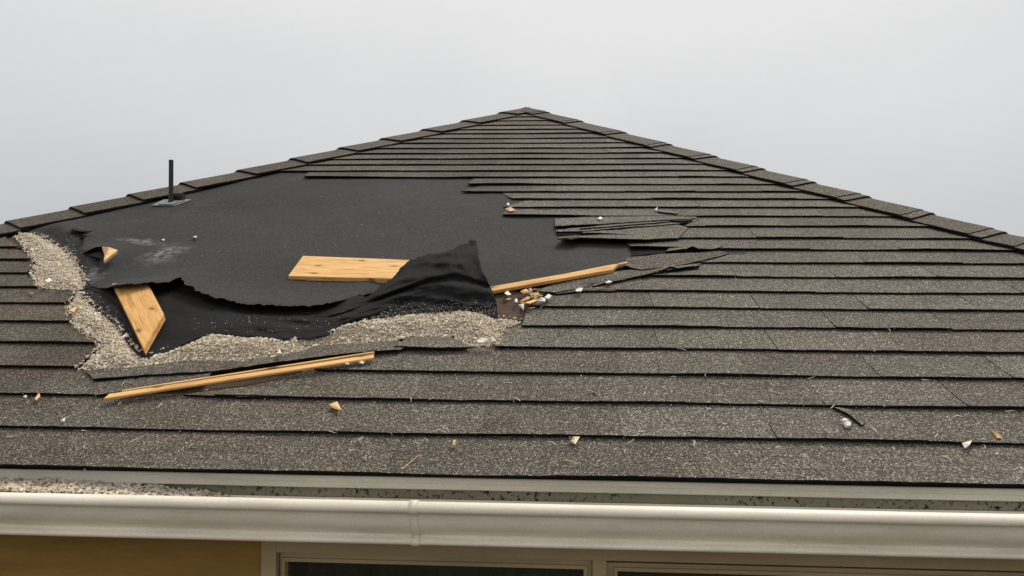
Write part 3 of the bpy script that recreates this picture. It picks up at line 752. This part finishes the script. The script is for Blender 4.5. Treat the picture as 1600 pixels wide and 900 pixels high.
spl([(159, 385.5), (170, 386), (184, 390.5), (177, 396), (162, 408), (163, 398)], 'broken orange splinter poking through the felt slit', w=.052, th=.012, tilt=.012)
wch([(1315, 656), (1319, 653), (1325, 654), (1330, 660), (1329, 665), (1323, 665), (1318, 661)], 'rounded white chip next to a lifted flake on the right', th=.008)
wch([(1503, 692), (1519, 688), (1515, 695), (1508, 700)], 'sharp white chip by the shingle edge at lower right')
wch([(94, 657), (102, 652), (100, 658), (96, 660)], 'white chip on the lower left shingles under the amber splinter')
wch([(566, 715), (573, 713), (573, 718)], 'small white chip on the lowest course below the tan triangle')
wch([(924, 613), (928, 610), (933, 614), (928, 612)], 'small white chip on the middle shingles above the square splinter')
wch([(557, 687), (562, 684), (569, 681), (562, 688)], 'white sliver just under the shingle edge below the tan triangle')
wch([(36, 619), (42, 617), (40, 621)], 'tiny white chip on the shingle edge left of the amber splinter')
wch([(301, 370), (306, 368), (308, 371)], 'lone white chip on the black felt below the vent pipe')
wch([(788, 458), (793, 454), (799, 460), (793, 461)], 'white triangular chip just below the right lath', w=.02)
wch([(899, 452), (906, 449), (911, 450), (908, 455), (900, 455)], 'ragged white chip on the torn edge right of the splinter heap', w=.02)
wch([(945, 441), (952, 438), (957, 440), (950, 442)], 'flat white chip in the crack below the right lath', w=.022)
wch([(934, 341), (938, 338), (942, 341), (938, 343)], 'white chip on the rip in the middle courses')
wch([(1023, 327), (1028, 323), (1026, 329)], 'white sliver standing at the small upturned flake')
wch([(559, 565), (565, 561), (571, 565), (566, 568)], 'white chip near the right end of the long lath', w=.02)
wch([(539, 568), (544, 566), (546, 569)], 'tiny white chip under the right end of the long lath', w=.02)
wch([(70, 438), (78, 434), (82, 438), (74, 441)], 'large white chip in the upper patch of stone chips', w=.030)
wch([(432, 552), (437, 545), (440, 552)], 'pointed white chip in the middle of the long chip band', w=.03, th=.008)
wch([(745, 531), (752, 527), (762, 530), (757, 535), (747, 535)], 'big white chip at the right foot of the chip band', w=.03)
wch([(766, 534), (770, 526), (775, 533)], 'upright white chip next to the big one at the foot of the band', w=.03, th=.008)
wch([(252, 374), (257, 373), (256, 376)], 'faint grey chip on the felt by the scuff', w=.006)
# heap of broken wood beside the right lath
spl([(813, 455), (822, 451), (827, 456), (820, 460)], 'rounded tan splinter at the top of the heap beside the right lath', w=.022)
spl([(812, 470), (825, 463), (829, 465), (818, 471)], 'bright orange splinter in the middle of the heap', w=.026)
spl([(822, 459), (838, 457), (846, 461), (830, 463)], 'long tan splinter pointing right from the heap', w=.022)
spl([(820, 473), (834, 468), (841, 469), (828, 474)], 'low tan splinter at the front of the heap', w=.024)
wch([(826, 455), (829, 449), (832, 455)], 'white pointed chip on top of the wood heap', w=.026, th=.008)
wch([(839, 470), (845, 464), (854, 466), (851, 471)], 'large white chip on the right side of the wood heap', w=.026)
wch([(851, 464), (857, 459), (862, 462), (857, 467)], 'outermost white chip at the right of the wood heap', w=.024)
wch([(804, 468), (808, 466), (809, 472), (805, 472)], 'white chip at the left side of the wood heap', w=.022)
wch([(810, 476), (819, 474), (818, 484), (814, 480)], 'white chip at the lower left of the wood heap', w=.022)
spl([(789, 326), (797, 323), (806, 328), (797, 330)], 'pale splinter at the torn end of the upper shingles', w=.018)
wch([(791, 319), (795, 316), (796, 321)], 'tiny white chip above the pale splinter at the torn shingles', w=.02)
# fine grit and fibres blown over the slope
V, Fc = [], []; rnd = random.Random(77)
for k in range(420):
    x, y = rnd.uniform(0, 1600), rnd.triangular(470, 735, 690)
    if inpoly(x, y, G2) or (x < 640 and y < 600): continue
    w_ = .014
    if rnd.random() < .75: chip(V, Fc, pixP(x, y, w_), NRM, rnd.uniform(.0010, .0022), rnd)
    else:
        p = pixP(x, y, w_ + .001); a = rnd.uniform(0, 6.28); d = Vector((math.cos(a), math.sin(a) * CT, math.sin(a) * ST)) * rnd.uniform(.006, .016); s_ = NRM.cross(d).normalized() * .0007
        b0 = len(V); V += [p - d - s_, p - d + s_, p + NRM * .002 + s_, p + NRM * .002 - s_, p + d * .8 + s_ * 6]; Fc += [(b0, b0 + 1, b0 + 2, b0 + 3), (b0 + 3, b0 + 2, b0 + 4)]
for k in range(90):
    x, y = rnd.uniform(170, 860), rnd.uniform(300, 470)
    if y < interp([(170, 360), (400, 285), (480, 290), (860, 300)], x) or y > interp(EDGE, x) - 6: continue
    chip(V, Fc, pixP(x, y, .009), NRM, rnd.uniform(.001, .0022), rnd)
gs = stuff('grit', V, Fc, [CHIPS]); gs['label'] = 'fine pale grit and fibres blown across the roof'; gs['category'] = 'grit'
V, Fc = [], []; rnd = random.Random(31)
for k in range(60):
    x, y = rnd.gauss(828, 17), rnd.gauss(466, 6)
    if x < 786 or x > 868 or y < 449: continue
    p = pixP(x, y, rnd.uniform(.016, .024)); a = rnd.gauss(.5, .9); d = Vector((math.cos(a), math.sin(a) * CT, math.sin(a) * ST + rnd.uniform(-.2, .4))) * rnd.uniform(.008, .024); s_ = NRM.cross(d).normalized() * rnd.uniform(.0012, .004)
    b0 = len(V); V += [p - d - s_ * .3, p + s_, p + d, p - s_, p + NRM * .003]; Fc += [(b0, b0 + 3, b0 + 4), (b0 + 3, b0 + 2, b0 + 4), (b0 + 2, b0 + 1, b0 + 4), (b0 + 1, b0, b0 + 4), (b0, b0 + 1, b0 + 2, b0 + 3)]
mi_ = [ (k // 5) % 3 for k in range(len(Fc)) ]
gs = stuff('wood_shreds', V, Fc, [TANCHIP, DECK, DECK], mi_); gs['label'] = 'small brown and tan wood shreds in the broken corner by the right lath'; gs['category'] = 'wood shreds'
# twig
bm = bmesh.new()
pa, pb_ = pixP(628, 733, .016), pixP(655, 711, .016)
q = (pb_ - pa).to_track_quat('Z', 'Y').to_matrix().to_4x4(); mm = Matrix.Translation((pa + pb_) / 2) @ q
bmesh.ops.create_cone(bm, cap_ends=True, segments=6, radius1=.0011, radius2=.0007, depth=(pb_ - pa).length, matrix=mm)
tw = add('twig', bm, TANCHIP); tagt(tw, 'thin brown twig lying on the lowest shingle course', 'twig')

# ------------------------------------------------------------------ eave: drip edge, fascia, gutter
YD = D0 - .004
def zat(x, y, Y): return pixY(x, y, Y).z
z_d0 = zat(800, 747.5, YD); z_d1 = zat(800, 768, YD)
XL, XR = UL + .02, UR - .02
def profile(name, pts, matl, parent, x0=None, x1=None, smooth=False, closed=False):
    bm_ = bmesh.new(); x0 = XL if x0 is None else x0; x1 = XR if x1 is None else x1
    n_ = max(1, int((x1 - x0) / .25))
    rows = [[bm_.verts.new((lerp(x0, x1, i / n_), y, z + .0008 * ns(i * .7, 2.2))) for (y, z) in pts] for i in range(n_ + 1)]
    k = len(pts); rg = range(k if closed else k - 1)
    for r0, r1 in zip(rows, rows[1:]):
        for i in rg: j = (i + 1) % k; bm_.faces.new((r0[i], r1[i], r1[j], r0[j]))
    if closed: bm_.faces.new(rows[0]); bm_.faces.new(rows[-1][::-1])
    bmesh.ops.recalc_face_normals(bm_, faces=bm_.faces)
    return add(name, bm_, matl, parent, smooth)
# shingle overhang: starter strip, dark
profile('starter_strip', [(YD - .006, z_d0 + .0005), (YD - .007, z_d0 + .012), (YD + .05, z_d0 + .032), (YD + .05, z_d0 + .022)], BITUMEN_AND_SHADE, house, closed=True)
dm = (z_d0 + z_d1) / 2
profile('drip_edge', [(YD + .05, z_d0 + .016), (YD, z_d0 - .001), (YD - .0015, z_d0 - .003), (YD - .0015, z_d0 - .007), (YD, z_d0 - .008), (YD, dm), (YD - .0012, dm - .001), (YD - .0012, z_d1 + .002), (YD + .002, z_d1), (YD + .012, z_d1), (YD + .012, z_d1 + .01)], DRIP, house)
YF = YD + .014
profile('fascia', [(YF, z_d0), (YF, z_d0 - .132), (YF + .02, z_d0 - .132), (YF + .02, z_d0)], FASCIA, house, closed=True)
# ogee gutter
YG = YF - .105
zl = zat(800, 790, YG); zb = zat(800, 858, YG + .03)
H_ = zl - zb
prof = []
for k in range(13):        # rolled lip
    a = math.radians(-70 + k * 22.5); prof.append((YG + .008 - .0085 * math.sin(a + math.pi / 2 - .35), zl - .0085 + .0085 * math.cos(a + math.pi / 2 - .35)))
prof = [(YG + .020, zl - .012), (YG + .022, zl - .005), (YG + .019, zl - .001), (YG + .013, zl + .001), (YG + .006, zl - .001), (YG + .001, zl - .005), (YG - .002, zl - .010), (YG - .0025, zl - .014), (YG - .001, zl - .018), (YG + .004, zl - .0215)]
ys = [(0, .009), (.04, .0115), (.10, .0130), (.20, .0145), (.32, .0170), (.44, .0215), (.54, .0275), (.62, .0340), (.69, .0400), (.735, .0425), (.765, .0400), (.785, .0340), (.81, .0290), (.85, .0262), (.89, .0258), (.93, .0275), (.97, .0330), (1.0, .042)]
zt_ = zl - .0225
for f, y in ys: prof.append((YG + y, lerp(zt_, zb, f)))
prof += [(YF - .02, zb), (YF - .003, zb + .004), (YF - .003, zl - .020), (YF - .005, zl - .020), (YF - .005, zb + .008), (YG + .052, zb + .004), (YG + .050, zb + .02), (YG + .024, zt_ - .02), (YG + .016, zt_)]
gut = profile('gutter', prof, GUTTER, house, smooth=True, closed=True)
# joint bracket over the gutter
xj = pixY(645, 820, YG).x; jw = .0085
def out_(p, d): 
    return p
jp = []
front = prof[1:10] + [(YG + y, lerp(zt_, zb, f)) for f, y in ys]
cy_ = YG + .05; 
ofs = []
for i, (y, z) in enumerate(front):
    p0 = front[max(0, i - 1)]; p1 = front[min(len(front) - 1, i + 1)]
    dy, dz = p1[0] - p0[0], p1[1] - p0[1]; l = math.hypot(dy, dz); ofs.append((y + dz / l * .0022, z - dy / l * .0022))
jp = ofs + [(y + .0005, z) for y, z in reversed(front)]
profile('joint_bracket', jp, GUTTER, gut, xj - jw, xj + jw, True, True)
# chips piled in the gutter
V, Fc = [], []; rnd = random.Random(8)
xa = pixY(-60, 775, YG).x; xb = pixY(325, 775, YG).x
for k in range(2600):
    t = rnd.random() ** 1.15; x = lerp(xa, xb, t); yy = rnd.uniform(YG + .02, YF - .008)
    hgt_ = zl - .008 + .014 * (1 - sm(.25, 1.0, t)) - .004 * t + .005 * ns(x * 22, yy * 22) - .012 * sm(.9, 1, t)
    hgt_ += .006 * ((yy - YG) / .1)
    chip(V, Fc, Vector((x, yy, hgt_ - rnd.uniform(0, .006))), Vector((0, 0, 1)), rnd.choice((.004, .005, .0065)), rnd)
nb = len(Fc)
b0 = len(V)
for i in range(41):
    x = lerp(xa, xb, i / 40); h0 = zl - .020 + .013 * (1 - sm(.15, 1, i / 40)) - .012 * sm(.85, 1, i / 40)
    V.append(Vector((x, YG + .014, h0))); V.append(Vector((x, YF - .006, h0 + .004)))
for i in range(40): Fc.append((b0 + 2 * i, b0 + 2 * i + 2, b0 + 2 * i + 3, b0 + 2 * i + 1))
gs = stuff('stone_chips', V, Fc, [CHIPBED, CHIPS], [1] * nb + [0] * 40); gs['label'] = 'pale stone chips caught in the left end of the gutter'; gs['category'] = 'stone chips'

# ------------------------------------------------------------------ walls, window
YWL = YF + .03
z_top = z_d0 - .02
WB = YB - .15
xw0 = pixY(409, 880, YWL).x          # window left edge
xs1 = 2.35                            # right edge, outside the frame
zs = 1.05
zh = z_top - .045
bm = bmesh.new(); t_ = .2
XWL, XWR = UL + .12, UR - .12
box(bm, (XWL, YWL, 0), (xw0, YWL + t_, z_top)); box(bm, (xs1, YWL, 0), (XWR, YWL + t_, z_top)); box(bm, (xw0, YWL, 0), (xs1, YWL + t_, zs))
box(bm, (xw0, YWL + .001, zh), (xs1, YWL + t_, z_top))
box(bm, (XWL, YWL + t_, 0), (XWL + t_, WB, z_top)); box(bm, (XWR - t_, YWL + t_, 0), (XWR, WB, z_top)); box(bm, (XWL + t_, WB - t_, 0), (XWR - t_, WB, z_top))
add('wall', bm, WALL, house)
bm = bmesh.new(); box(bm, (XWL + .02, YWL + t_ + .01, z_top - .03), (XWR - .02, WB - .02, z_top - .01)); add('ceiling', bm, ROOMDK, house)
# window
YFr = YWL + .02
zg = zat(680, 883.5, YFr - .012)
win = empty('window', (0, 0, 0), '', '')
del win['label'], win['category']; bpy.data.objects.remove(win)
xa1, xa2 = pixY(453, 880, YFr + .02).x, pixY(911, 890, YFr + .02).x
xb1 = pixY(963, 897, YFr + .02).x
zh2 = zat(680, 858, YFr)
bm = bmesh.new()
# outer frame
box(bm, (xw0 + .002, YFr - .028, zs + .002), (xw0 + .035, YFr + .06, zh - .002)); box(bm, (xs1 - .035, YFr - .028, zs + .002), (xs1 - .002, YFr + .06, zh - .002))
box(bm, (xw0 + .035, YFr - .027, zh2 - .006), (xs1 - .035, YFr + .06, zh - .002)); box(bm, (xw0 + .035, YFr - .027, zs + .002), (xs1 - .035, YFr + .06, zs + .05))
xm0, xm1 = pixY(925, 890, YFr).x, pixY(946, 890, YFr).x
box(bm, (xm0, YFr - .022, zs + .05), (xm1, YFr + .058, zh2 - .006))
window = add('window', bm, FRAME, house)
def sash(x0, x1, gl0, gl1, gz, ys_, drop=0):
    b_ = bmesh.new(); zt0, zb0 = zh2 - .008 - drop, zs + .052
    box(b_, (x0, ys_, zb0), (gl0, ys_ + .035, zt0)); box(b_, (gl1, ys_, zb0), (x1, ys_ + .035, zt0))
    box(b_, (gl0, ys_ + .0005, gz), (gl1, ys_ + .035, zt0)); box(b_, (gl0, ys_ + .0005, zb0), (gl1, ys_ + .035, zb0 + .05))
    # thin raised bead round the pane
    for (a, c) in (((gl0 - .008, gz), (gl1 + .008, gz + .008)),): box(b_, (a[0], ys_ - .004, a[1]), (c[0], ys_ + .001, c[1]))
    box(b_, (gl0 - .008, ys_ - .004, zb0 + .05), (gl0, ys_ + .001, gz)); box(b_, (gl1, ys_ - .004, zb0 + .05), (gl1 + .008, ys_ + .001, gz))
    add('sash', b_, FRAME, window)
    b_ = bmesh.new(); box(b_, (gl0 + .0005, ys_ + .016, zb0 + .0505), (gl1 - .0005, ys_ + .021, gz - .0005)); add('pane', b_, GLASS, window)
sash(xw0 + .037, xm0 - .001, xa1, xa2, zg, YFr - .008)
sash(xm1 + .001, xs1 - .037, xb1, xs1 - .075, zat(962, 892.5, YFr - .006), YFr - .002, .011)
# curtain behind the pane
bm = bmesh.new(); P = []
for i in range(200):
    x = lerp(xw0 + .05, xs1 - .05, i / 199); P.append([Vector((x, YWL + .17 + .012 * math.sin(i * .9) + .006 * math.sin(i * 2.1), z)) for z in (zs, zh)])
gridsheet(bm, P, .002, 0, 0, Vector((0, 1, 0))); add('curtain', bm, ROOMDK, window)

# ------------------------------------------------------------------ ground
bm = bmesh.new(); quad(bm, [(-900, -900, 0), (900, -900, 0), (900, 900, 0), (-900, 900, 0)])
gr = add('ground', bm, GROUND); gr['kind'] = 'structure'
bm = bmesh.new(); box(bm, (UL - .5, -.2, .004), (UR + .5, YWL - .005, .03)); pt = add('path', bm, PAVING); pt['kind'] = 'structure'
